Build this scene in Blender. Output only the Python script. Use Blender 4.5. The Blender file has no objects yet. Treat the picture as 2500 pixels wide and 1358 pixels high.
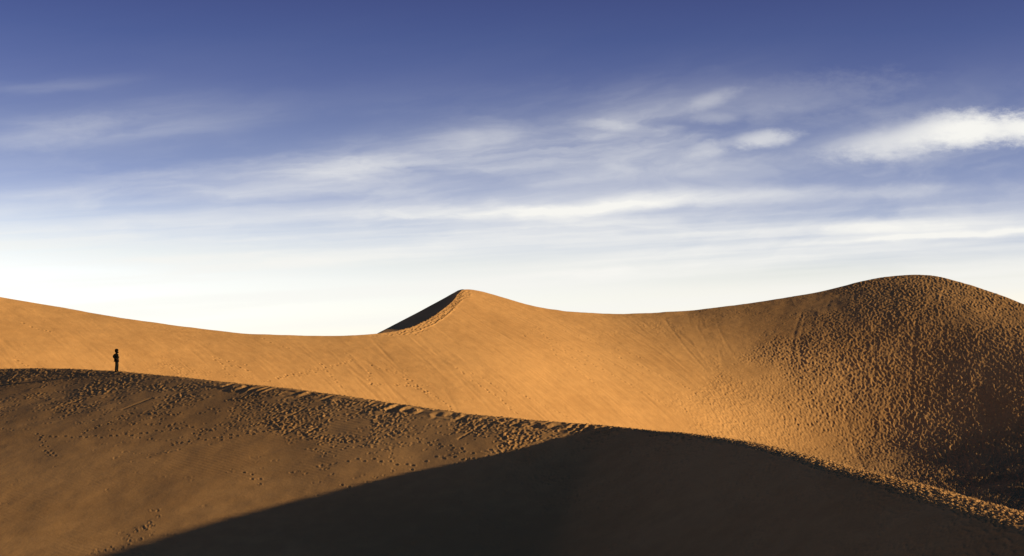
import bpy, bmesh, math, random
import numpy as np
from mathutils import Vector

# ------------------------------------------------------------------ basics
F = 3847.0            # focal length in photo pixels (2500 px wide)
HOR = 1000.0          # photo row of the horizon: the camera looks level with a shifted lens
EL, AZ = math.radians(9.0), math.radians(10.0)   # sun: low, from the right and a little behind the camera
rng = np.random.default_rng(11)
C = bpy.context.scene.collection


def world(px, py, D):
    px = np.asarray(px, float); py = np.asarray(py, float); D = np.asarray(D, float)
    return np.stack([D * (px - 1250) / F, D + 0 * px, D * (HOR - py) / F], -1)


# ------------------------------------------------------------------ noise
_TAB = {}


def vnoise(x, y, seed):
    """smooth lattice noise in -1..1"""
    if seed not in _TAB: _TAB[seed] = np.random.default_rng(seed).random((256, 256)) * 2 - 1
    tab = _TAB[seed]
    xi = np.floor(x).astype(np.int64); yi = np.floor(y).astype(np.int64)
    fx = x - xi; fy = y - yi
    fx = fx * fx * fx * (fx * (fx * 6 - 15) + 10); fy = fy * fy * fy * (fy * (fy * 6 - 15) + 10)
    a = tab[xi & 255, yi & 255]; b = tab[(xi + 1) & 255, yi & 255]
    c = tab[xi & 255, (yi + 1) & 255]; d = tab[(xi + 1) & 255, (yi + 1) & 255]
    return (a * (1 - fx) + b * fx) * (1 - fy) + (c * (1 - fx) + d * fx) * fy


def fbm(x, y, seed, octv=4, gain=.5):
    s = 0; a = 1.0; t = 0
    for o in range(octv):
        s = s + a * vnoise(x * 2 ** o + 17.3 * o, y * 2 ** o - 9.1 * o, seed + o); t += a; a *= gain
    return s / t


def sstep(a, b, x):
    t = np.clip((x - a) / (b - a), 0, 1); return t * t * (3 - 2 * t)


class Raster:
    """a height map in world metres, sampled bilinearly"""
    def __init__(s, x0, x1, y0, y1, res):
        s.x0, s.y0, s.res = x0, y0, res
        s.nx = int((x1 - x0) / res) + 1; s.ny = int((y1 - y0) / res) + 1
        s.H = np.zeros((s.nx, s.ny))

    def grid(s):
        return np.meshgrid(s.x0 + s.res * np.arange(s.nx), s.y0 + s.res * np.arange(s.ny), indexing='ij')

    def sample(s, X, Y, H=None):
        H = s.H if H is None else H
        a = np.clip((X - s.x0) / s.res, 0, s.nx - 1.001); b = np.clip((Y - s.y0) / s.res, 0, s.ny - 1.001)
        i = a.astype(int); j = b.astype(int); fx = a - i; fy = b - j
        return (H[i, j] * (1 - fx) + H[i + 1, j] * fx) * (1 - fy) + (H[i, j + 1] * (1 - fx) + H[i + 1, j + 1] * fx) * fy

    def print_(s, x, y, ang, L, W, depth, rim):
        """one footprint: an oval pit with a pushed-up rim"""
        rad = 2.1 * max(L, W)
        i0 = max(0, int((x - rad - s.x0) / s.res)); i1 = min(s.nx, int((x + rad - s.x0) / s.res) + 2)
        j0 = max(0, int((y - rad - s.y0) / s.res)); j1 = min(s.ny, int((y + rad - s.y0) / s.res) + 2)
        if i1 <= i0 or j1 <= j0: return
        gx = s.x0 + s.res * np.arange(i0, i1)[:, None] - x; gy = s.y0 + s.res * np.arange(j0, j1)[None] - y
        ca, sa = math.cos(ang), math.sin(ang)
        a = (gx * ca + gy * sa) / L; b = (-gx * sa + gy * ca) / W
        r2 = a * a + b * b
        w = np.exp(-r2 * r2 * .45)
        k = -depth * np.exp(-r2 * r2 * 1.1) + rim * np.exp(-((np.sqrt(r2) - 1.3) / .33) ** 2) * (1 + .6 * a)
        h = s.H[i0:i1, j0:j1]
        h *= 1 - .75 * w; h += k

    def line(s, x, y, W, amp):
        rad = 2.2 * W
        i0 = max(0, int((x - rad - s.x0) / s.res)); i1 = min(s.nx, int((x + rad - s.x0) / s.res) + 2)
        j0 = max(0, int((y - rad - s.y0) / s.res)); j1 = min(s.ny, int((y + rad - s.y0) / s.res) + 2)
        if i1 <= i0 or j1 <= j0: return
        gx = s.x0 + s.res * np.arange(i0, i1)[:, None] - x; gy = s.y0 + s.res * np.arange(j0, j1)[None] - y
        s.H[i0:i1, j0:j1] += amp * np.exp(-(gx * gx + gy * gy) / (W * W))


def grid_mesh(name, P, mat, kind='structure'):
    """P: (n, m, 3) array of points -> one smooth-shaded sheet"""
    n, m = P.shape[:2]
    me = bpy.data.meshes.new(name)
    idx = np.arange(n * m).reshape(n, m)
    q = np.stack([idx[:-1, :-1], idx[1:, :-1], idx[1:, 1:], idx[:-1, 1:]], -1).reshape(-1, 4)
    me.vertices.add(n * m); me.vertices.foreach_set('co', P.reshape(-1).astype(np.float32))
    me.loops.add(q.size); me.loops.foreach_set('vertex_index', q.reshape(-1).astype(np.int32))
    me.polygons.add(len(q)); me.polygons.foreach_set('loop_start', (np.arange(len(q)) * 4).astype(np.int32))
    me.polygons.foreach_set('loop_total', np.full(len(q), 4, np.int32))
    me.polygons.foreach_set('use_smooth', np.ones(len(q), bool))
    me.update(calc_edges=True)
    if me.polygons[len(q) // 2].normal.z < 0: me.flip_normals()
    me.materials.append(mat)
    o = bpy.data.objects.new(name, me); C.objects.link(o); o['kind'] = kind
    return o


# ------------------------------------------------------------------ node helper
class V:
    """a value socket with arithmetic"""
    nt = None
    def __init__(s, sock): s.s = sock
    @staticmethod
    def op(o, *a, clamp=False):
        n = V.nt.nodes.new('ShaderNodeMath'); n.operation = o; n.use_clamp = clamp
        for i, x in enumerate(a):
            if isinstance(x, V): V.nt.links.new(x.s, n.inputs[i])
            else: n.inputs[i].default_value = x
        return V(n.outputs[0])
    def __add__(s, o): return V.op('ADD', s, o)
    __radd__ = __add__
    def __sub__(s, o): return V.op('SUBTRACT', s, o)
    def __rsub__(s, o): return V.op('SUBTRACT', o, s)
    def __mul__(s, o): return V.op('MULTIPLY', s, o)
    __rmul__ = __mul__
    def __truediv__(s, o): return V.op('DIVIDE', s, o)
    def exp(s): return V.op('EXPONENT', s)
    def abs(s): return V.op('ABSOLUTE', s)
    def clip(s): return V.op('ADD', s, 0.0, clamp=True)
    def max(s, o): return V.op('MAXIMUM', s, o)
    def step(s, a, b):
        n = V.nt.nodes.new('ShaderNodeMapRange'); n.interpolation_type = 'SMOOTHSTEP'
        V.nt.links.new(s.s, n.inputs[0]); n.inputs[1].default_value = a; n.inputs[2].default_value = b
        return V(n.outputs[0])


def vec(x, y, z=0.0):
    n = V.nt.nodes.new('ShaderNodeCombineXYZ')
    for i, a in enumerate((x, y, z)):
        if isinstance(a, V): V.nt.links.new(a.s, n.inputs[i])
        else: n.inputs[i].default_value = a
    return n.outputs[0]


def noise(v, scale, detail=4, rough=.5, dist=0.0):
    n = V.nt.nodes.new('ShaderNodeTexNoise'); V.nt.links.new(v, n.inputs['Vector'])
    n.inputs['Scale'].default_value = scale; n.inputs['Detail'].default_value = detail
    n.inputs['Roughness'].default_value = rough; n.inputs['Distortion'].default_value = dist
    return V(n.outputs[0])


def mix(f, a, b, typ='MIX'):
    n = V.nt.nodes.new('ShaderNodeMix'); n.data_type = 'RGBA'; n.blend_type = typ
    for i, x in ((0, f), (6, a), (7, b)):
        if isinstance(x, V): x = x.s
        if isinstance(x, bpy.types.NodeSocket): V.nt.links.new(x, n.inputs[i])
        else: n.inputs[i].default_value = x if i == 0 else (*x, 1)[:4]
    return n.outputs[2]


def lin(r, g, b):
    return tuple(((c / 255 + .055) / 1.055) ** 2.4 for c in (r, g, b))


# ------------------------------------------------------------------ sand material
def sand_material(name, c1, c2, ripple=0.0):
    m = bpy.data.materials.new(name); m.use_nodes = True
    nt = V.nt = m.node_tree; b = nt.nodes['Principled BSDF']
    b.inputs['Roughness'].default_value = .95; b.inputs['Specular IOR Level'].default_value = .12
    tc = nt.nodes.new('ShaderNodeTexCoord'); ob = tc.outputs['Object']
    big = noise(ob, .07, 4, .55); mid = noise(ob, .9, 4, .6); fine = noise(ob, 14.0, 3, .7)
    f = (big * .5 + mid * .3 + fine * .2).step(.38, .62)
    nt.links.new(mix(f, c1, c2), b.inputs['Base Color'])
    bump = nt.nodes.new('ShaderNodeBump'); bump.inputs['Distance'].default_value = 1.0; bump.inputs['Strength'].default_value = 1.0
    h = noise(ob, 6.0, 4, .65) * .008 + noise(ob, .8, 3, .55) * .02
    nt.links.new(h.s, bump.inputs['Height']); nt.links.new(bump.outputs[0], b.inputs['Normal'])
    return m


SAND = sand_material('dune sand', (.505, .264, .100), (.62, .334, .130))
DCTRL = [
    [169.5,155.5,143.0,133.2,124.9,117.6,110.6,102.6,93.3,83.2,72.6,61.8,50.8],
    [177.4,160.7,147.9,141.7,135.1,128.5,121.8,112.4,102.0,91.0,79.7,68.4,57.0],
    [189.8,173.5,159.3,149.0,142.3,136.2,130.5,121.3,110.5,99.0,87.2,75.3,63.4],
    [204.2,188.3,172.2,157.7,148.9,143.4,137.2,129.1,118.9,107.3,95.1,82.5,69.9],
    [216.2,201.1,185.5,169.9,157.2,150.4,145.5,137.6,127.5,115.8,103.1,89.7,76.1],
    [225.2,207.7,191.8,179.4,167.4,157.4,152.3,144.4,136.1,124.7,111.0,96.4,81.7],
    [234.6,211.7,189.7,180.9,174.0,165.4,158.6,155.7,147.3,133.6,118.1,102.1,86.1],
    [243.7,229.6,213.2,194.7,180.3,172.0,164.7,158.5,152.5,140.1,123.9,106.6,89.2],
    [248.4,243.9,236.8,217.3,201.7,188.5,179.3,171.6,163.5,147.9,129.2,110.0,90.9],
    [248.2,240.3,230.1,215.9,208.3,199.8,191.6,185.8,176.7,157.6,135.5,113.1,91.2],
    [244.8,234.9,223.4,212.3,204.8,199.9,195.3,190.8,186.6,168.6,142.5,116.2,91.1],
    [240.4,229.0,214.9,206.9,202.6,197.8,193.0,188.7,183.6,167.9,143.1,117.2,92.0],
    [235.3,225.2,215.5,203.8,198.1,193.2,188.7,184.7,174.7,155.6,135.8,114.7,93.5],
    [233.0,223.4,213.7,201.8,195.1,189.2,185.1,178.8,163.8,143.0,124.8,109.3,94.3],
    [232.0,217.7,203.8,193.1,187.6,183.9,178.5,168.1,151.9,134.3,118.9,106.1,94.6],
]

# ------------------------------------------------------------------ far dune: a surface of cubic patches
PX0, DX, NX, PY0, DY, NY = -500., 250., 15, 570., 70., 13
DC = np.array(DCTRL).reshape(NX, NY)
FAR_CREST = np.array([(-600, 640), (-300, 682), (0, 725), (150, 750), (300, 778), (450, 798), (600, 815), (750, 820), (850, 820), (918, 815), (955, 811.5),
    (1000, 803), (1040, 785), (1062, 769), (1082, 757), (1100, 742), (1112, 725), (1122, 712), (1132, 707), (1150, 707), (1180, 712), (1230, 727), (1290, 745), (1350, 757), (1430, 765),
    (1520, 767), (1600, 764), (1700, 757), (1800, 745), (1900, 730), (2000, 713), (2080, 693), (2150, 677), (2220, 670), (2280, 672),
    (2350, 690), (2420, 713), (2500, 742), (2600, 790), (2750, 880), (2900, 985), (3100, 1085)], float)
NEAR_CREST = np.array([(-600, 918), (-300, 906), (0, 901), (93, 900), (186, 902), (278, 907), (433, 920), (557, 934), (699, 948), (796, 961), (992, 989),
    (1160, 1012), (1300, 1026), (1432, 1035), (1588, 1048), (1692, 1057), (1796, 1069), (1900, 1087), (1961, 1100), (2085, 1136),
    (2200, 1164), (2340, 1202), (2500, 1245), (2700, 1300), (3000, 1385), (3400, 1500)], float)


def smooth_curve(P, x, s=18.0):
    """piecewise-linear curve, rounded with a small Gaussian"""
    g = np.linspace(-2.2, 2.2, 13); w = np.exp(-g * g / 2); w /= w.sum()
    return sum(wi * np.interp(x + gi * s, P[:, 0], P[:, 1]) for wi, gi in zip(w, g))


def far_crest(px):
    px = np.asarray(px, float)
    y = smooth_curve(FAR_CREST, px, 22.0); sharp = smooth_curve(FAR_CREST, px, 5.0)
    k = np.exp(-((px - 1138) / 40) ** 2)
    return y * (1 - k) + sharp * k


def near_crest(px): return smooth_curve(NEAR_CREST, np.asarray(px, float), 22.0)


def far_depth(px, py):
    px = np.asarray(px, float); py = np.asarray(py, float)
    def bas(t): return [(1 - t) ** 3 / 6, (3 * t ** 3 - 6 * t ** 2 + 4) / 6, (-3 * t ** 3 + 3 * t ** 2 + 3 * t + 1) / 6, t ** 3 / 6]
    a = (np.clip(px, -450, 2740) - PX0) / DX; i = np.floor(a).astype(int); bx = bas(a - i)
    b = (np.clip(py, 575, 1400) - PY0) / DY; j = np.floor(b).astype(int); by = bas(b - j)
    s = 0
    for p in range(4):
        for q in range(4):
            s = s + bx[p] * by[q] * DC[np.clip(i + p - 1, 0, NX - 1), np.clip(j + q - 1, 0, NY - 1)]
    return s


def far_point(px, py): return world(px, py, far_depth(px, py))


def far_down(px, py):
    """horizontal downhill direction and slope"""
    a = far_point(px, py); b = far_point(px + 2, py); c = far_point(px, py + 2)
    n = np.cross(b - a, c - a); n = n * np.where(n[..., 2:3] < 0, -1, 1)
    h = np.hypot(n[..., 0], n[..., 1]) + 1e-9
    return n[..., 0] / h, n[..., 1] / h, h / n[..., 2]


FR = Raster(-72, 90, 114, 250, .07)


def walk_far(px, py, dist, step, turn):
    """many paths at once, each going straight down the slope: a list of (x, y, heading) arrays"""
    px = np.array(px, float); py = np.array(py, float); turn = np.array(turn, float)
    p = far_point(px, py); out = []
    ca, sa = np.cos(turn), np.sin(turn)
    for k in range(int(dist / step)):
        x, y, s = far_down(px, py)
        x, y = x * ca - y * sa, x * sa + y * ca; s = s * ca
        out.append(np.stack([p[..., 0], p[..., 1], np.arctan2(y, x)], -1))
        q = p + step * np.stack([x, y, -s], -1) / np.sqrt(1 + s * s)[..., None]
        px = np.clip(1250 + F * q[..., 0] / q[..., 1], -400, 2700); py = np.clip(HOR - F * q[..., 2] / q[..., 1], 600, 1390)
        p = far_point(px, py)
    return np.stack(out, 1)


# sand streaks that ran down the slip faces
rs = random.Random(5)
st = []
for k in range(1150):
    px = rs.uniform(-60, 1760) if k % 4 else rs.uniform(1130, 1560)
    top = float(far_crest(px)); bot = float(near_crest(px))
    py = top + 6 + rs.random() ** 1.6 * (bot - top) * .85
    if rs.random() < .25 * (px < 500): continue
    st.append((px, py, rs.gauss(0, .08), rs.uniform(2, 9) if rs.random() < .7 else rs.uniform(8, 26), rs.choice((-1, -1, 1)) * rs.uniform(.0035, .016) * (.55 if px < 800 else 1), rs.uniform(.10, .24)))
st = np.array(st)
paths = walk_far(st[:, 0], st[:, 1], 26, .28, st[:, 2])
for q, (_, _, _, L, amp, W) in zip(paths, st):
    n = int(L / .28)
    for i in range(n): FR.line(q[i, 0], q[i, 1], W, amp * math.sin(math.pi * (i + .5) / n) ** .5)
# long drag tracks
DT = np.array(((1315, 800, 50, .2, -.05), (1345, 830, 42, .16, -.04), (1480, 850, 40, .2, -.06), (1610, 770, 22, .3, -.08), (1622, 770, 22, .3, -.08),
      (1720, 920, 26, .28, -.10), (1740, 985, 18, .25, -.10), (2240, 770, 24, .3, -.12), (2480, 860, 30, .22, -.12), (1960, 760, 18, .3, -.1), (1970, 762, 18, .3, -.1),
      (2060, 1000, 20, .3, -.12), (2300, 760, 20, .25, -.1), (1260, 960, 12, .3, .08), (1340, 950, 14, .3, .08), (905, 960, 5, .3, -.08), (925, 958, 5, .3, -.08), (1035, 900, 4, .3, -.07),
      (1045, 897, 4, .3, -.07), (2420, 950, 22, .2, -.1), (2180, 880, 22, .25, .1), (2330, 1010, 16, .2, -.09), (1510, 900, 30, .16, -.05)))
paths = walk_far(DT[:, 0], DT[:, 1], 50, .2, [rs.gauss(0, .1) for _ in DT])
extra = [(rs.uniform(1980, 2420), rs.uniform(690, 1000), rs.uniform(2, 11), rs.uniform(.2, .36), rs.choice((-1, -1, 1)) * rs.uniform(.05, .12)) for _ in range(90)]
extra = np.array([e for e in extra if e[1] > float(far_crest(e[0])) + 8])
paths = np.concatenate([paths, walk_far(extra[:, 0], extra[:, 1], 50, .2, [rs.gauss(0, .15) for _ in extra])]); DT = np.concatenate([DT, extra])

# churned footprints: how dense, by where on the slope
def idw(pts, x, y, p=3.0):
    pts = np.array(pts, float)
    d = np.hypot(pts[:, 0] - np.asarray(x)[..., None], 1.6 * (pts[:, 1] - np.asarray(y)[..., None])) + 8
    w = d ** -p
    return (w * pts[:, 2]).sum(-1) / w.sum(-1)


FD = [(0, 760, .02), (0, 850, .06), (250, 800, .02), (300, 860, .1), (400, 850, .28), (480, 880, .22), (600, 840, .02), (620, 915, .35), (720, 905, .25), (700, 860, .02), (800, 950, .2), (850, 900, .04), (900, 960, .22), (950, 985, .3), (980, 930, .2), (1000, 860, .02),
      (1080, 925, .08), (1110, 970, .12), (1170, 930, .15), (1220, 980, .15), (1150, 860, .02), (1250, 850, .02), (1320, 950, .12), (1300, 810, .1), (1400, 780, .12), (1420, 900, .05), (1500, 775, .2), (1520, 990, .08), (1550, 850, .07), (1620, 900, .07), (1600, 775, .35),
      (1650, 930, .15), (1690, 985, .4), (1650, 1030, .2), (1700, 920, .1), (1700, 780, .4), (1700, 850, .05), (1770, 960, .6), (1770, 1040, .75), (1800, 765, .4), (1800, 830, .06), (1800, 890, .45), (1850, 810, .4), (1900, 750, .35), (1900, 800, .3), (1880, 870, .5), (1860, 950, .95),
      (1950, 800, .25), (1950, 860, .8), (2000, 735, .4), (1950, 730, .35), (2050, 715, .5), (2050, 780, .65), (2000, 900, 1), (1950, 1050, 1), (2100, 700, .8), (2100, 1000, 1), (2100, 850, 1), (2220, 690, 1), (2250, 850, 1), (2250, 1050, 1), (2350, 750, 1), (2400, 850, .7), (2330, 990, .7), (2440, 930, .6), (2420, 1080, .9), (2480, 1100, .75), (2480, 750, 1), (2480, 1180, .85), (2300, 1150, 1), (2480, 1000, .6)]
N = 150000
px = rng.uniform(-100, 2620, N); u = rng.random(N)
top = far_crest(px); bot = near_crest(px) + 25
py = top + 1 + u * (bot - top)
P = far_point(px, py)
x, y, s = far_down(px, py)
foot = P[:, 1] ** 2 * (bot - top)                        # ground area that one sample stands for
dens = idw(FD, px, py)
patch = fbm(P[:, 0] * .16, P[:, 1] * .16, 21, 3)
dens = np.clip(dens + (.55 + .35 * (dens > .9)) * patch * np.minimum(dens * 3, 1), 0, 1)
keep = rng.random(N) < dens ** 1.5 * .8 * foot / foot.max() * 1.9
for k in np.flatnonzero(keep):
    d = dens[k]
    sc = (.095 + .10 * min(d, 1) * rs.random() ** 1.4) * (1.0 if d > .3 else .9)
    a = math.atan2(y[k], x[k]) + rs.gauss(0, .3)
    dp = (.021 + .037 * d * rs.random() ** 1.2) * (1 if d > .4 else .75) * (1 + .35 * float(sstep(2150, 2350, px[k]) * sstep(850, 1000, py[k])))
    FR.print_(P[k, 0], P[k, 1], a, sc * rs.uniform(1.3, 2.8), sc, dp, dp * .5)
# single lines of footprints across the slopes
def trail_far(x0, y0, x1, y1, wig, depth=.06):
    a = far_point(x0, y0); b = far_point(x1, y1)
    n = max(3, int(np.linalg.norm(b - a) / .62)); ph = rs.uniform(0, 6)
    for i in range(n + 1):
        t = i / n
        qx = x0 + (x1 - x0) * t + wig * math.sin(ph + 5 * t) + rs.gauss(0, 1.2); qy = y0 + (y1 - y0) * t + wig * .4 * math.cos(ph + 4 * t) + rs.gauss(0, 1.1)
        if rs.random() < .12: continue
        q = far_point(qx, qy); dd = far_down(qx, qy)
        FR.print_(q[0] + (i % 2) * .18, q[1], math.atan2(dd[1], dd[0]) + rs.gauss(0, .3), .17 * rs.uniform(.8, 1.3), .12, depth * rs.uniform(.5, 1.6), .022)


for t in ((1318, 808, 1350, 855, 4), (1350, 855, 1440, 930, 6), (1290, 790, 1440, 900, 5), (640, 930, 790, 895, 3), (700, 920, 860, 880, 4), (790, 890, 860, 990, 5), (905, 895, 960, 905, 3), (900, 905, 900, 940, 2), (900, 940, 1040, 938, 3),
          (960, 910, 1040, 960, 5), (1010, 930, 1100, 1000, 4), (1150, 910, 1240, 960, 5), (1120, 900, 1260, 1010, 6), (1260, 960, 1380, 1015, 5), (1270, 820, 1320, 800, 2), (1440, 880, 1640, 1000, 8), (1400, 850, 1560, 910, 6), (1500, 860, 1700, 960, 9),
          (1350, 800, 1560, 870, 6), (1640, 960, 1720, 1050, 6), (1660, 1000, 1700, 960, 4), (60, 790, 130, 815, 4), (40, 880, 60, 890, 2), (520, 875, 570, 920, 5), (560, 890, 600, 900, 3), (640, 830, 700, 850, 3), (600, 890, 520, 870, 4), (1020, 800, 1055, 793, 2), (1000, 815, 1040, 805, 2)):
    trail_far(*t)

# the long drag tracks, drawn over the prints
for j, (q, (_, _, L, W, amp)) in enumerate(zip(paths, DT)):
    n = int(L / .2); k = .14 if j < 23 else .10
    for i in range(n): FR.line(q[i, 0], q[i, 1], W * .75, amp * k * min(1, (i + 1) / 8, (n - i) / 12) * (.7 + .3 * math.sin(i * .9)))

# the trodden strip along the ridge of the peak
for k in range(1500):
    px_ = rs.uniform(905, 1146); t = rs.random()
    py_ = float(far_crest(px_)) + 1 + t * (4 + 15 * min(1, max(0, (px_ - 930) / 160)))
    q = far_point(px_, py_); sc = rs.uniform(.11, .17)
    dp = rs.uniform(.02, .055) * min(1, .3 + max(0, px_ - 920) / 120)
    FR.print_(q[0], q[1], rs.gauss(.9, .6), sc * 1.6, sc, dp, dp * .5)

gx, gy = FR.grid()
FR.H += .065 * fbm(gx * .2, gy * .2, 31, 2) + .045 * fbm(gx * .4, gy * .4, 33, 3) + .012 * fbm(gx * 1.6, gy * 1.6, 41, 3)

cols = np.concatenate([np.arange(-560, -40, 12.), np.arange(-40, 2541, 2.), np.arange(2552, 3101, 12.)])
t = np.linspace(0, 1, 340) ** 1.08
cy = far_crest(cols)[:, None]; by_ = np.maximum(near_crest(cols)[:, None] + 85, cy + 60)
PXg = np.repeat(cols[:, None], len(t), 1); PYg = cy + (by_ - cy) * t
front = far_point(PXg, PYg)
front[..., 2] += FR.sample(front[..., 0], front[..., 1])
# behind the brink: the peak's dark flank, then the lee slope down to the plain
c0 = far_point(cols, far_crest(cols)); D0 = c0[:, 1]
sil_y = np.interp(cols, [918, 1020, 1070, 1118, 1126, 1134], [815.5, 763, 736, 709.5, 707, 706.5])
flank = (sstep(905, 960, cols) * (cols < 1136))
Ds = D0 + 1.0 + 13 * sstep(905, 985, cols) * sstep(1141, 1095, cols)
hump = (cols > 916) & (cols < 1134) & (sil_y < far_crest(cols) - .5)
S_ = world(cols, np.where(hump, sil_y, far_crest(cols) + .6), np.where(hump, Ds, D0 + .8))
back = []
for k in (1, .9, .8, .7, .6, .5, .4, .3, .2, .1):
    q = c0 + (S_ - c0) * k
    q[:, 2] = c0[:, 2] + (S_[:, 2] - c0[:, 2]) * k
    q[:, 2] += FR.sample(q[:, 0], q[:, 1]) * .5 * (1 - .6 * k)
    back.append(q)
beyond = []
for d in (90, 60, 40, 25, 15, 9, 5, 2.5, 1.2, .5):
    q = S_.copy(); q[:, 1] += d; q[:, 0] += d * (cols - 1250) / F * .5
    q[:, 2] = np.maximum(S_[:, 2] - .5 * d * d / (d + 1.2), -14 + .02 * d)
    beyond.append(q)
FAR = np.concatenate([np.stack(beyond + back, 1), front], 1)
far_obj = grid_mesh('peaked_dune', FAR, SAND)

# ------------------------------------------------------------------ near dune
LIP = np.array([(-600, .04), (0, .06), (250, .07), (450, .09), (700, .13), (1000, .17), (1300, .2), (1500, .24)], float)
ZY, X0 = .32, -29.0


def base(X, Y):
    """the broad gently tilted front of the dune"""
    t = (Y - 84) / 32
    return ZB + ZY * (Y - 116) + (.055 + .10 * sstep(-.35, 1.2, t)) * (X - X0) + .00025 * np.maximum(0, X + 22) ** 2


ZB = 0.0
u0 = (280 - 1250) / F
ZB = 116 * (HOR - 907) / F - .15 - (base(116 * u0, 116))


def crest_depth():
    out = []
    for px_ in range(-600, 1501, 25):
        u = (px_ - 1250) / F; v = (HOR - float(near_crest(px_))) / F; lip = float(np.interp(px_, LIP[:, 0], LIP[:, 1]))
        lo, hi = 60., 190.
        g = lambda Y: base(u * Y, Y) - (v * Y - lip)
        for _ in range(50):
            m = (lo + hi) / 2
            if g(m) > 0: hi = m
            else: lo = m
        out.append((px_, (lo + hi) / 2))
    return out


CD = crest_depth()
y1500 = CD[-1][1]
CD += [(1827, y1500 - 12.5), (2168, y1500 - 26), (2500, y1500 - 36), (2800, y1500 - 42), (3400, y1500 - 50)]
CD = np.array(CD, float)
print('near crest depths', [(int(a), round(b, 1)) for a, b in CD[::8]], CD[-5:].tolist())


def near_depth(px): return smooth_curve(CD, np.asarray(px, float), 45.0)


cpx = np.arange(-600, 3400, 16.)
CP = world(cpx, near_crest(cpx), near_depth(cpx))
seg = np.diff(CP[:, :2], axis=0); arc = np.r_[0, np.cumsum(np.hypot(seg[:, 0], seg[:, 1]))]
# distance to the brink, height of the brink and position along it, on a coarse raster
NR0 = Raster(-70, 45, 20, 215, .5)
gx, gy = NR0.grid(); G = np.stack([gx.ravel(), gy.ravel()], -1)
best = np.full(len(G), 1e9); dz = np.zeros(len(G)); ds = np.zeros(len(G)); sg = np.zeros(len(G))
for k in range(len(seg)):
    e = seg[k]; L2 = e @ e; r = G - CP[k, :2]
    tt = np.clip((r @ e) / L2, 0, 1); q = r - tt[:, None] * e; d = np.hypot(q[:, 0], q[:, 1]); m = d < best
    best[m] = d[m]; dz[m] = CP[k, 2] + tt[m] * (CP[k + 1, 2] - CP[k, 2]); ds[m] = arc[k] + tt[m] * (arc[k + 1] - arc[k])
    sg[m] = np.sign(e[1] * r[m, 0] - e[0] * r[m, 1])
shape = gx.shape
DIST = (best * sg).reshape(shape); ZC = dz.reshape(shape); ARC = ds.reshape(shape)


def near_fields(X, Y): return NR0.sample(X, Y, DIST), NR0.sample(X, Y, ZC), NR0.sample(X, Y, ARC)


def near_height(X, Y):
    d, zc, s = near_fields(X, Y)
    pxs = np.interp(s, arc, cpx)
    right = sstep(1250, 2100, pxs)
    w = .20 + .10 * right                                     # how rounded the brink is
    shelf = np.interp(pxs, [-600, 1450, 1700, 2100, 2500, 3400], [0, 0, .5, 1.15, 1.75, 2.0])     # the flat trodden top
    # slumps: the lip breaks into small leaning scallops
    ph = s / 1.25 + .45 * d + 1.5 * vnoise(s * .45, s * 0 + 3.3, 61) + .35 * vnoise(s * 1.3, d * 1.5, 63)
    saw = (ph - np.floor(ph)); saw = np.where(saw < .7, saw / .7, (1 - saw) / .3)
    sc = (saw - .5) * np.exp(-((d - .6) / .6) ** 2) * .15 * sstep(350, 560, pxs) * (1 - .85 * sstep(1480, 1750, pxs)) * np.clip(.5 + .9 * vnoise(s * .5, s * 0, 62), 0, 1.3)
    mb = .24 + .2 * right; mf = .42 + .2 * sstep(1250, 1600, pxs)
    d1 = d - shelf; ms = .085
    slip = zc + w * (mb + ms) * .35 - ((ms - mb) / 2 * d + (mb + ms) / 2 * np.sqrt(d * d + w * w)) + sc
    slip = slip - ((mf - ms) / 2 * (d1 - shelf * 0) + (mf - ms) / 2 * np.sqrt(d1 * d1 + w * w)) + (mf - ms) * .5 * (np.sqrt(shelf ** 2 + w * w) - shelf)
    B = base(X, Y)
    k = .12 + .5 * right
    front = .5 * (B + slip + np.sqrt((B - slip) ** 2 + k * k)) - k * .25
    z = np.where(d > 0, front, slip)
    # near the brink the two meet without a step
    bl = sstep(-.8, .1, d)
    z = slip * (1 - bl) + front * bl
    return np.maximum(z, -15.5 + 0 * z)


NR = Raster(-52, 32, 34, 142, .05)


def near_at(px_, py_):
    """where the sight line of a photo point meets the near face"""
    Y = float(near_depth(px_)) - .05; u = (px_ - 1250) / F; v = (HOR - py_) / F
    for _ in range(900):
        if float(near_height(np.array([u * Y]), np.array([Y]))[0]) <= v * Y: break
        Y -= .12
    return u * Y, Y


# a lookup from photo points to the ground, for scattering
apx = np.arange(-150, 2651, 25.); apy_t = np.linspace(0, 1, 60)
Ys = near_depth(apx)[:, None] - np.linspace(0, 54, 600)[None]
Xs = Ys * (apx[:, None] - 1250) / F
vis = np.maximum.accumulate  # running horizon is not needed: the face is all seen
PYs = HOR - F * near_height(Xs, Ys) / Ys


def near_ground(px_, py_):
    i = int(np.clip(round((px_ + 150) / 25), 0, len(apx) - 1))
    j = int(np.argmax(PYs[i] >= py_)) if PYs[i].max() >= py_ else -1
    Y = Ys[i, j]; return Y * (px_ - 1250) / F, Y


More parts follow.
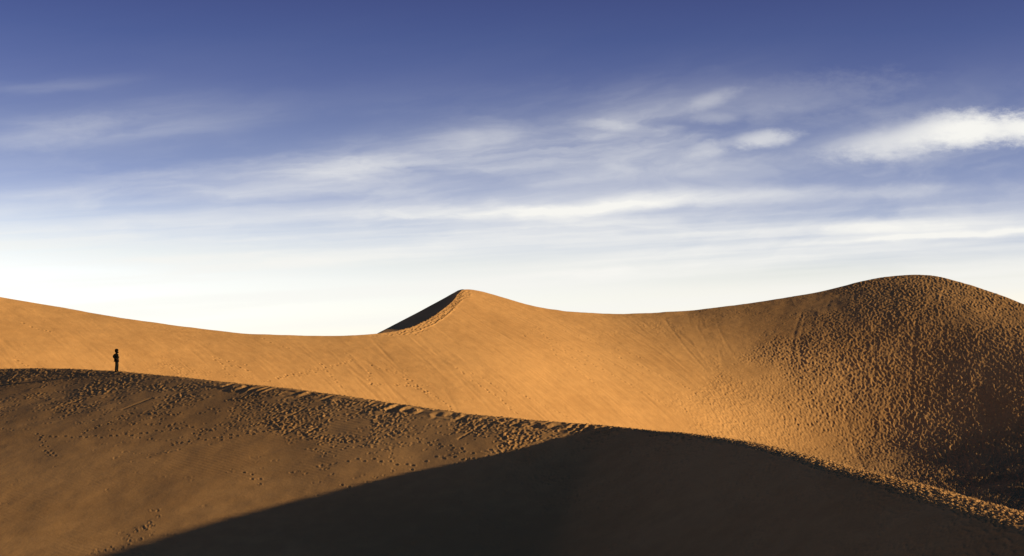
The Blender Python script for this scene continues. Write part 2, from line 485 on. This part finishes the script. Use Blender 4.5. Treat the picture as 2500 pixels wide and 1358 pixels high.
# footprints on the near dune; first number pair = photo place, then density
ND = [(0, 920, .95), (100, 930, .9), (100, 965, .5), (0, 990, .45), (250, 935, .9), (250, 975, .35), (60, 1000, .15), (300, 1010, .06), (280, 1035, .4), (400, 935, .8), (420, 965, .5), (480, 960, .6), (450, 1010, .25), (550, 985, .5), (600, 975, .55), (600, 1020, .4), (520, 1060, .25),
      (700, 985, .5), (720, 1020, .65), (780, 1000, .9), (790, 1040, .9), (800, 1060, .6), (850, 1000, .55), (850, 1060, .35), (900, 1030, .6), (960, 1020, .45), (950, 1060, .3), (1000, 1040, .25), (1080, 1030, .3), (1060, 1090, .18), (1150, 1050, .4), (1150, 1090, .12), (1250, 1060, .55), (1260, 1110, .5), (1330, 1050, .6), (1300, 1090, .25),
      (1420, 1055, .75), (1380, 1090, .4), (1480, 1065, .7), (1550, 1075, .4), (1200, 1120, .12), (1100, 1140, .12), (1000, 1120, .12), (850, 1110, .06), (900, 1160, .12), (1000, 1160, .14), (700, 1100, .03), (600, 1080, .06), (500, 1130, .04), (350, 1080, .06), (400, 1080, .3), (200, 1060, .05), (100, 1080, .05), (100, 1110, .12), (0, 1120, .03), (200, 1180, .015), (350, 1200, .02), (500, 1180, .015), (650, 1160, .05), (700, 1200, .05), (850, 1200, .08),
      (100, 1250, .01), (300, 1280, .06), (350, 1230, .09), (360, 1290, .2), (300, 1330, .25), (150, 1340, .05), (500, 1270, .04), (50, 1320, .03), (450, 1320, .1), (1500, 1150, .2), (1800, 1150, .35), (1700, 1250, .12), (2000, 1250, .15), (2300, 1300, .3), (1300, 1250, .06), (1000, 1300, .05), (2100, 1200, .5), (2400, 1260, .7), (1700, 1090, .6)]
NN = 52000
PXS = rng.uniform(-60, 2560, NN); CS = near_crest(PXS); PYS = CS + rng.random(NN) ** 1.25 * (1375 - CS)
GND = np.array([near_ground(a_, b_) for a_, b_ in zip(PXS, PYS)])
DS = idw(ND, PXS, PYS, 3.2) * (1 + .9 * (vnoise(GND[:, 0] * .4, GND[:, 1] * .4, 71) + .6 * vnoise(GND[:, 0] * 1.1, GND[:, 1] * 1.1, 72)))
DS *= 1 - .5 * sstep(95, 190, PYS - CS) * (PXS < 1300)
LIPS = np.interp(PXS, LIP[:, 0], LIP[:, 1]) * 22 + 3
n = 0
for k in range(NN):
    px_, py_, d_ = PXS[k], PYS[k], float(DS[k]); X_, Y_ = GND[k]
    if rs.random() > max(0, d_) ** 1.35 * .56: continue
    if 480 < px_ < 1500 and py_ - CS[k] < LIPS[k] and rs.random() < .75: continue
    n += 1
    big = min(1, max(0, d_))
    sc = .06 + .075 * big * rs.random() ** 1.5 + .02 * rs.random(); dp = .015 + .04 * big * rs.random()
    if px_ > 1250 and py_ - CS[k] > 15 and rs.random() < float(sstep(1250, 1600, px_)): dp *= .45
    NR.print_(X_, Y_, rs.gauss(-2.3, .5), sc * rs.uniform(1.2, 2.1), sc, dp, dp * .45)
    if rs.random() < .25:                                      # a second foot of the same stride
        NR.print_(X_ + rs.uniform(.3, .45), Y_ + rs.uniform(-.15, .25), rs.gauss(-2.3, .4), sc * 1.6, sc, dp * .8, dp * .4)
print('near prints', n)


def trail_near(x0, y0, x1, y1, wig=4, depth=.05):
    a = near_ground(x0, y0); b = near_ground(x1, y1); m = max(2, int(math.hypot(a[0] - b[0], a[1] - b[1]) / .5)); ph = rs.uniform(0, 6)
    for i in range(m + 1):
        t = i / m; X_, Y_ = near_ground(x0 + (x1 - x0) * t, y0 + (y1 - y0) * t + wig * math.sin(ph + 5 * t))
        ang = math.atan2(b[1] - a[1], b[0] - a[0]); o = (.13 if i % 2 else -.13)
        NR.print_(X_ - math.sin(ang) * o, Y_ + math.cos(ang) * o, ang + rs.gauss(0, .2), .13, .075, .75 * depth * rs.uniform(.6, 1.3), .015)


for t_ in ((100, 1070, 470, 1045, 6), (200, 1060, 330, 1000, 4), (540, 1060, 760, 1055, 5), (850, 1125, 1010, 1130, 3), (1010, 1145, 1040, 1155, 2), (1040, 1120, 1220, 1118, 4), (1120, 1125, 1330, 1100, 3), (95, 1060, 130, 1120, 5), (310, 1330, 390, 1240, 14, .028), (250, 1350, 360, 1300, 9, .028), (600, 1150, 640, 1180, 3),
           (840, 1180, 860, 1210, 3), (420, 1080, 560, 1070, 3), (1000, 1060, 1150, 1110, 6), (1200, 1090, 1330, 1120, 5)):
    trail_near(*t_)
for px_, py_, ln in ((690, 1060, 1.6), (735, 1065, 1.4), (1180, 1045, 2.2), (1120, 1070, 2), (300, 1000, 2.0), (130, 1000, 2), (700, 1020, 1.4), (1240, 1030, 1.5), (900, 990, 1.5), (1330, 1035, 1.2)):
    X_, Y_ = near_ground(px_, py_)
    for i in range(int(ln / .05)): NR.line(X_ + .04 * i, Y_ + .045 * i, .07, -.022)
# trodden strip on the brink itself
for k in range(22000):
    px_ = rs.uniform(-60, 2560); X_, Y_ = float(np.interp(px_, cpx, CP[:, 0])), float(np.interp(px_, cpx, CP[:, 1]))
    rt = float(sstep(1350, 1800, px_)); sh = float(np.interp(px_, [-600, 1450, 1700, 2100, 2500, 3400], [0, 0, .5, 1.15, 1.75, 2.0]))
    o = rs.uniform(-2.2, sh + .1) if rs.random() < rt else rs.uniform(-.9, -.02)
    if rs.random() > .35 + .65 * rt: continue
    j = int(np.clip(np.searchsorted(cpx, px_), 1, len(seg) - 1)); e = seg[j] / np.hypot(*seg[j])
    sc = rs.uniform(.045, .075); dp = rs.uniform(.02, .042)
    NR.print_(X_ + e[1] * o, Y_ - e[0] * o, math.atan2(e[1], e[0]) + rs.gauss(0, .6), sc * rs.uniform(1.5, 2.6), sc, dp, dp * .6)
gx, gy = NR.grid()
NR.H += .07 * fbm(gx * .22, gy * .22, 81, 3) + .005 * fbm(gx * 1.3, gy * 1.3, 85, 3)
# wind ripples, fading in and out
ripple = np.sin((gx * .75 + gy * .9) * 2 * math.pi / .34 + 2.2 * vnoise(gx * .6, gy * .6, 91)) * .0035 * np.clip(.35 + vnoise(gx * .18, gy * .18, 92), 0, 1)
NR.H += ripple * np.exp(-np.abs(NR.H) * 30)

cols = np.concatenate([np.arange(-560, -30, 14.), np.arange(-30, 2531, 2.), np.arange(2544, 3300, 14.)])
Yc = near_depth(cols)[:, None]
span = np.interp(cols, [-600, 0, 600, 1500, 2000, 2500, 3300], [46, 45, 38, 27, 21, 17, 14])[:, None]
tb = np.array([-38, -30, -24, -19, -15, -11.5, -9, -7, -5.5, -4.3, -3.4, -2.7, -2.2, -1.8, -1.5, -1.25, -1.05, -.88, -.74, -.62, -.52, -.43, -.35, -.28, -.21, -.14, -.07])
tf = np.linspace(0, 1, 400) ** 1.12
tail = np.array([1., 2.2, 3.6, 5.2, 7.2, 9.6, 12.5])
Yg = np.concatenate([Yc - tb[None], Yc - span * tf[None], Yc - span - tail[None]], 1)
Xg = Yg * (cols[:, None] - 1250) / F
Zg = near_height(Xg, Yg) + NR.sample(Xg, Yg) * (Yg > 34.5) * (Yg < 141)
near_obj = grid_mesh('sand_dune', np.stack([Xg, Yg, Zg], -1), SAND)

# ------------------------------------------------------------------ the desert floor, out to the horizon
rr = np.concatenate([[0.5, 2, 4, 6, 8, 11, 14, 18, 23, 28, 34, 40, 48, 56], np.geomspace(66, 9000, 60)])
aa = np.linspace(0, 2 * math.pi, 181)
R_, A_ = np.meshgrid(rr, aa, indexing='ij')
X_ = R_ * np.cos(A_); Y_ = R_ * np.sin(A_)
Z_ = -1.7 - 11.6 * sstep(9, 62, R_) + .35 * fbm(X_ * .05, Y_ * .05, 101, 3) * sstep(5, 30, R_) + 1.0 * fbm(X_ * .008, Y_ * .008, 105, 3) * sstep(250, 700, R_)
floor_obj = grid_mesh('desert_ground', np.stack([X_, Y_, Z_], -1), SAND)
EXPOSURE = .4
CLOUD_E = 2 ** EXPOSURE

# ------------------------------------------------------------------ the walker on the brink
def plain(name, col, rough=.8):
    m = bpy.data.materials.new(name); m.use_nodes = True
    nt = V.nt = m.node_tree; b = nt.nodes['Principled BSDF']
    b.inputs['Roughness'].default_value = rough; b.inputs['Specular IOR Level'].default_value = .05
    tc = nt.nodes.new('ShaderNodeTexCoord')
    f = noise(tc.outputs['Object'], 22, 3, .6).step(.35, .65)
    nt.links.new(mix(f, tuple(c * .75 for c in col), tuple(c * 1.25 for c in col)), b.inputs['Base Color'])
    return m


def skin_mesh(name, verts, edges, radii, mat, parent, levels=2):
    me = bpy.data.meshes.new(name); me.from_pydata(verts, edges, []); me.update()
    o = bpy.data.objects.new(name + '_tmp', me); C.objects.link(o)
    sk = o.modifiers.new('s', 'SKIN'); sk.use_smooth_shade = True; sk.branch_smoothing = .6
    sub = o.modifiers.new('d', 'SUBSURF'); sub.levels = sub.render_levels = levels
    lay = me.skin_vertices[0].data
    for i, r in enumerate(radii):
        lay[i].radius = (r, r) if not isinstance(r, tuple) else r
        lay[i].use_root = (i == 0)
    dg = bpy.context.evaluated_depsgraph_get()
    m2 = bpy.data.meshes.new_from_object(o.evaluated_get(dg))
    m2.name = name; m2.materials.clear(); m2.materials.append(mat)
    bpy.data.objects.remove(o); bpy.data.meshes.remove(me)
    r = bpy.data.objects.new(name, m2); C.objects.link(r)
    if parent: r.parent = parent
    return r


def lathe(name, rings, mat, parent, n=20, cap=True):
    """rings: (x, y, z, half depth x, half width y) from top to bottom"""
    bm = bmesh.new(); rows = []
    for x, y, z, a, b in rings:
        rows.append([bm.verts.new((x + a * math.cos(2 * math.pi * i / n), y + b * math.sin(2 * math.pi * i / n), z)) for i in range(n)])
    for r0, r1 in zip(rows, rows[1:]):
        for i in range(n): bm.faces.new((r0[i], r0[(i + 1) % n], r1[(i + 1) % n], r1[i]))
    if cap: bm.faces.new(rows[0]); bm.faces.new(rows[-1][::-1])
    bmesh.ops.recalc_face_normals(bm, faces=bm.faces)
    for f in bm.faces: f.smooth = True
    me = bpy.data.meshes.new(name); bm.to_mesh(me); bm.free(); me.materials.append(mat)
    o = bpy.data.objects.new(name, me); C.objects.link(o); o.parent = parent
    return o


PP = 285.0
Yp = float(near_depth(PP)) - .12; Xp = (PP - 1250) / F * Yp
Zp = float(near_height(np.array([Xp]), np.array([Yp]))[0] + NR.sample(np.array([Xp]), np.array([Yp]))[0])
person = bpy.data.objects.new('person', None); C.objects.link(person)
person.location = (Xp, Yp, Zp - .02); person.rotation_euler = (0, 0, math.radians(2))
person['label'] = 'person in dark jacket and trousers standing alone on the dune crest'
person['category'] = 'person'
skin_m = plain('skin', (.07, .04, .026), .6); coat_m = plain('black jacket cloth', (.003, .003, .0035), .9)
pant_m = plain('charcoal trouser cloth', (.007, .007, .0075), .9); hair_m = plain('dark hair', (.003, .0025, .002), .7); shoe_m = plain('black shoe leather', (.008, .008, .008), .6)

# the body: one skinned figure, 1.64 m tall, facing +x, hands low in front of the hips
bv, be, br = [], [], []
def chain(pts, start=None):
    prev = start
    for x, y, z, r in pts:
        bv.append((x, y, z)); br.append(r); i = len(bv) - 1
        if prev is not None: be.append((prev, i))
        prev = i
    return prev
chain([(0, 0, .86, .115)])
waist = chain([(-.005, 0, .98, .11), (0, 0, 1.12, .125), (-.005, 0, 1.27, .115)], 0)
neck = chain([(-.005, 0, 1.37, .06), (.012, 0, 1.425, .052)], waist)
chain([(.02, 0, 1.49, .082), (.02, 0, 1.565, .082), (.012, 0, 1.615, .05)], neck)
hands = []
for s in (-1, 1):
    hip = chain([(0, s * .085, .80, .085), (.015 + .02 * s, s * .09, .46, .058), (-.02 + .045 * s, s * .09, .10, .042), (.0 + .045 * s, s * .09, .045, .04), (.12 + .045 * s, s * .10, .03, .034)], 0)
    sh = chain([(-.02, s * .15, 1.31, .062), (-.19, s * .20, 1.08, .046), (-.01, s * .19, .97, .034), (.035, s * .18, .945, .028)], waist)
    hands.append((bv[sh], s, sh))
for (x, y, z), s, i in hands:                                     # five bent fingers on each hand
    palm = chain([(x + .045, y, z - .04, .024)], i)
    for k in range(4):
        o = (k - 1.5) * .017; L = (.9, 1.0, .96, .8)[k]
        chain([(x + .07, y + o, z - .055, .0085), (x + .075 + .025 * L, y + o, z - .085, .008), (x + .06 + .02 * L, y + o, z - .105 - .012 * L, .007)], palm)
    chain([(x + .04, y - s * .03, z - .05, .010), (x + .062, y - s * .036, z - .08, .009)], palm)
body = skin_mesh('body', bv, be, br, skin_m, person)
# nose, chin and ears pulled out of the head so that it has a profile
for v in body.data.vertices:
    x, y, z = v.co
    if z > 1.44:
        fr = max(0, min(1, (x - .06) / .04))
        v.co.x += fr * (.028 * math.exp(-((z - 1.525) / .018) ** 2 - (y / .018) ** 2) + .010 * math.exp(-((z - 1.485) / .012) ** 2 - (y / .03) ** 2) + .012 * math.exp(-((z - 1.455) / .015) ** 2 - (y / .03) ** 2)
                        - .010 * sum(math.exp(-((z - 1.548) / .012) ** 2 - ((y - e) / .016) ** 2) for e in (-.032, .032)))
        v.co.y += (1 if y > 0 else -1) * .018 * math.exp(-((z - 1.53) / .028) ** 2 - ((x - .01) / .018) ** 2) * min(1, abs(y) / .06)

lathe('hair', [(-.005, 0, 1.692, .02, .02), (-.005, 0, 1.688, .055, .05), (-.006, 0, 1.674, .092, .083), (-.008, 0, 1.648, .122, .11), (-.01, 0, 1.612, .138, .122), (-.014, 0, 1.57, .138, .126), (-.02, 0, 1.525, .126, .122), (-.03, 0, 1.475, .105, .112), (-.038, 0, 1.43, .08, .095), (-.04, 0, 1.40, .045, .06)], hair_m, person)
jv, je, jr = [], [], []
bv, be, br = jv, je, jr
chain([(-.01, 0, .92, (.215, .17))])
top = chain([(-.02, 0, 1.03, (.235, .18)), (-.02, 0, 1.16, (.235, .18)), (-.01, 0, 1.28, (.20, .16))], 0)
chain([(.012, 0, 1.37, .14), (.035, 0, 1.44, .125), (.03, 0, 1.49, .115)], top)
chain([(-.015, 0, .81, (.16, .145))], 0)
for s in (-1, 1):
    chain([(-.03, s * .16, 1.31, .095), (-.15, s * .21, 1.19, .09), (-.205, s * .225, 1.08, .085), (-.09, s * .21, .985, .075), (.03, s * .185, .94, .055)], top)
skin_mesh('jacket', jv, je, jr, coat_m, person)
tv, te, tr = [], [], []
bv, be, br = tv, te, tr
chain([(0, 0, .90, .125), ])
for s in (-1, 1):
    chain([(0, s * .085, .78, .115), (.012 + .02 * s, s * .09, .46, .092), (-.015 + .035 * s, s * .09, .20, .08), (-.02 + .04 * s, s * .09, .085, .075)], 0)
skin_mesh('trousers', tv, te, tr, pant_m, person)
for s in (-1, 1):
    x = .045 * s; y = s * .095
    lathe('shoe', [(x - .02, y, .125, .045, .042), (x - .01, y, .085, .062, .046), (x + .025, y, .055, .105, .05), (x + .04, y, .03, .135, .052), (x + .04, y, .008, .138, .053), (x + .04, y, .0, .132, .050)], shoe_m, person)

# ------------------------------------------------------------------ sky
W = bpy.data.worlds.new('World'); bpy.context.scene.world = W; W.use_nodes = True
nt = V.nt = W.node_tree
bg = nt.nodes['Background']
sky = nt.nodes.new('ShaderNodeTexSky'); sky.sky_type = 'NISHITA'; sky.sun_disc = False
sky.sun_elevation = EL; sky.sun_rotation = math.radians(90) + AZ
sky.altitude = 300; sky.air_density = 1.0; sky.dust_density = 1.0; sky.ozone_density = 1.0
bg.inputs['Strength'].default_value = .1
W.cycles.sampling_method = 'MANUAL'; W.cycles.sample_map_resolution = 256
tc = nt.nodes.new('ShaderNodeTexCoord'); sep = nt.nodes.new('ShaderNodeSeparateXYZ')
nt.links.new(tc.outputs['Generated'], sep.inputs[0])
dx_, dy_, dz_ = V(sep.outputs[0]), V(sep.outputs[1]), V(sep.outputs[2])
hor_ = V.op('SQRT', dx_ * dx_ + dy_ * dy_)
# U: bearing, H: height above the horizon (1 = 1.49 degrees), around due north
U = dx_ / dy_.max(.15) * 38.47
H = dz_ / dy_.max(.15) * 38.47
E_ = dz_ / hor_.max(.02) * 38.47
north = dy_.step(-.2, .75)
# clear sky: the physical sky graded to the deep blue overhead and white low down of the photograph
GRADE = [(0, (67, 81, 133), (119, 144, 159)), (100, (76, 92, 144), (125, 149, 162)), (200, (91, 106, 156), (130, 154, 165)), (300, (108, 123, 168), (135, 158, 166)), (400, (128, 143, 183), (142, 164, 167)),
         (450, (141, 155, 193), (146, 167, 168)), (500, (157, 170, 203), (150, 170, 168)), (550, (176, 189, 214), (154, 173, 167)), (600, (200, 211, 224), (158, 176, 165)), (650, (227, 232, 231), (163, 178, 163)),
         (700, (245, 246, 240), (168, 180, 159)), (760, (253, 253, 246), (173, 181, 155)), (830, (255, 255, 250), (176, 181, 150))]
GAIN = 3.5
ramp = nt.nodes.new('ShaderNodeValToRGB'); nt.links.new(((E_ + U * .026 * (1 - E_.step(3.5, 7.0)) * dy_.step(.3, .8)).max(0) / 12.0).s, ramp.inputs[0])
els = ramp.color_ramp.elements
stops = [((1000 - py) / 1200, tuple(a / b / GAIN for a, b in zip(lin(*t), lin(*n)))) for py, t, n in GRADE][::-1]
while len(els) < len(stops) + 1: els.new(.5)
for e, (p_, c_) in zip(els, stops): e.position = p_; e.color = (*c_, 1)
top_ = stops[-1][1]; els[len(stops)].position = 1.0; els[len(stops)].color = (top_[0] * .2, top_[1] * .58, top_[2] * .52, 1)
graded = mix(1.0, sky.outputs[0], ramp.outputs[0], 'MULTIPLY')
gm = nt.nodes.new('ShaderNodeVectorMath'); gm.operation = 'SCALE'; nt.links.new(graded, gm.inputs[0])
glow = north + (1 - north) * E_.step(2, 9)                       # the white veil lies only in the north
nt.links.new((glow * (GAIN * .8) + GAIN * .2).s, gm.inputs['Scale'])
clear = gm.outputs[0]

# clouds
n1 = noise(vec(U * .8, H * 1.9, 3.1), 1.0, 6, .6) - .5
n2 = noise(vec(U * .22, H * .8, 8.2), 1.0, 4, .55) - .5
tilt = (H - 4.3).max(0) * .035 + .05
q = H - U * tilt
fib = noise(vec(U * .16 + n2 * 1.1, q * .85 + n1 * .35, 1.7), 1.0, 5, .55, .3)
fib2 = noise(vec(U * .5 + n2 * 1.2, q * 1.9 + n1 * .4, 5.7), 1.0, 4, .55, .2)
low = noise(vec(U * .07 + n2 * .5, (H - U * .06) * 2.3 + n1 * .25, 9.3), 1.0, 4, .5, .1)
streak = fib.step(.36, .74) * .62 + fib2.step(.42, .8) * .25
amp = H.step(2.0, 3.6) * (1 - H.step(6.3, 8.3)) * .36 + (1 - H.step(7.2, 10.5)) * .10
edge = H - (U + 6.5) * .12 - 6.0 + n2 * 1.2
total = streak * amp * (1.0 - edge.step(-.4, .7) * .8) + low.step(.36, .66) * (H.step(1.2, 2.4) * (1 - H.step(4.0, 5.6)) * .52)


veil = fib.step(.28, .66) * .9 + .35
tear = 1.0 + fib2.step(.3, .7) * .8


def band(U0, H0, slope, w, ua, ub, a, rag=.35):
    d = H - H0 - (U - U0) * slope + n2 * rag * 1.6 + n1 * rag * .5
    return (tear * (d * d) * (-1 / (w * w)) - 0.0).exp() * veil * U.step(ua[0], ua[1]) * (1 - U.step(ub[0], ub[1])) * a


for b_ in ((-7.5, 4.55, .045, .30, (-9.5, -4.0), (2, 9), .27), (-4, 4.75, .03, .16, (-7, -3), (0, 5), .22), (1, 4.88, .055, .20, (-3, 3), (9, 14), .28), (-6.5, 5.4, .165, .85, (-11, -2), (2, 8), .36), (-13, 6.5, .10, .5, (-16, -12), (-10, -4), .20), (-13, 7.85, .04, .16, (-16, -12), (-12, -8), .10),
           (3.5, 3.78, .07, .16, (0, 5), (12, 15), .30), (8, 4.02, .085, .08, (7, 10), (13, 15), .34), (-1, 3.12, .065, .16, (-4, 1), (4, 10), .4), (-12, 3.5, .03, .22, (-18, -12), (-6, 0), .4), (-3, 4.35, .05, .6, (-8, -1), (2, 8), .16), (5, 5.9, .05, .45, (-3, 4), (5, 10), .16), (6, 4.35, .05, .25, (0, 6), (10, 14), .25)):
    total = total + band(*b_)


n3 = noise(vec(U * 2.6, H * 5.2, 4.4), 1.0, 6, .68) - .5


def puff(px, py, rx, ry, tl, a, rag=1.0, soft=.75):
    du = U - (px - 1250) / 100 + n1 * (.9 * rx) + n3 * (.25 + .5 * rx); dh = H - (1000 - py) / 100 - du * tl + n2 * (.5 * ry) + n3 * (1.25 * ry)
    r = V.op('SQRT', du * du * (1 / rx ** 2) + dh * dh * (1 / ry ** 2)) + n1 * rag * .9
    return (1 - r.step(1.2 - soft, 1.35)) * a


for p_ in ((2370, 316, 1.6, .44, .05, 1.0, .7, 1.0), (2520, 316, 1.3, .38, .0, .95, .7, 1.0), (2210, 347, 2.0, .34, .13, .55, .9, 1.1), (2230, 340, 2.5, .55, .08, .26, 1.0, 1.15), (1860, 340, .85, .22, .12, .55, 1.0, 1.1), (1725, 365, .6, .24, .1, .32, 1.0, 1.1),
           (1735, 243, .75, .22, .30, .24, 1.0, 1.1), (1745, 288, .65, .16, .0, .16, 1.0, 1.1), (1490, 305, .6, .15, -.1, .24, 1.0, 1.1), (1960, 240, 2.6, .6, .1, .12, 1.0, 1.15), (1180, 335, 1.5, .3, .1, .14, 1.0, 1.15), (150, 325, 1.6, .4, .15, .14, 1.0, 1.15)):
    t_ = puff(*p_)
    total = total + t_ - total * t_
total = (total * (dy_.step(.1, .4))).clip()
final = mix(total, clear, (9.3 / CLOUD_E, 9.2 / CLOUD_E, 8.8 / CLOUD_E))
nt.links.new(final, bg.inputs[0])

# ------------------------------------------------------------------ sun, camera, view
sl = bpy.data.lights.new('sun', 'SUN'); sl.energy = 5.0; sl.angle = math.radians(.5); sl.color = (1, .80, .45)
so = bpy.data.objects.new('sun', sl); C.objects.link(so)
sd = Vector((math.cos(EL) * math.cos(AZ), -math.cos(EL) * math.sin(AZ), math.sin(EL)))
so.rotation_euler = sd.to_track_quat('Z', 'Y').to_euler(); so.location = (60, -10, 40)

cam = bpy.data.cameras.new('camera'); co = bpy.data.objects.new('camera', cam); C.objects.link(co)
co.location = (0, 0, 0); co.rotation_euler = (math.pi / 2, 0, 0)
cam.sensor_width = 36; cam.lens = 36 * F / 2500; cam.shift_y = (HOR - 679) / 2500
cam.clip_start = .1; cam.clip_end = 20000
sc = bpy.context.scene; sc.camera = co
sc.render.engine = 'CYCLES'
sc.view_settings.view_transform = 'Standard'; sc.view_settings.look = 'None'; sc.view_settings.exposure = EXPOSURE; sc.view_settings.gamma = 1
sc.cycles.max_bounces = 4; sc.cycles.diffuse_bounces = 2
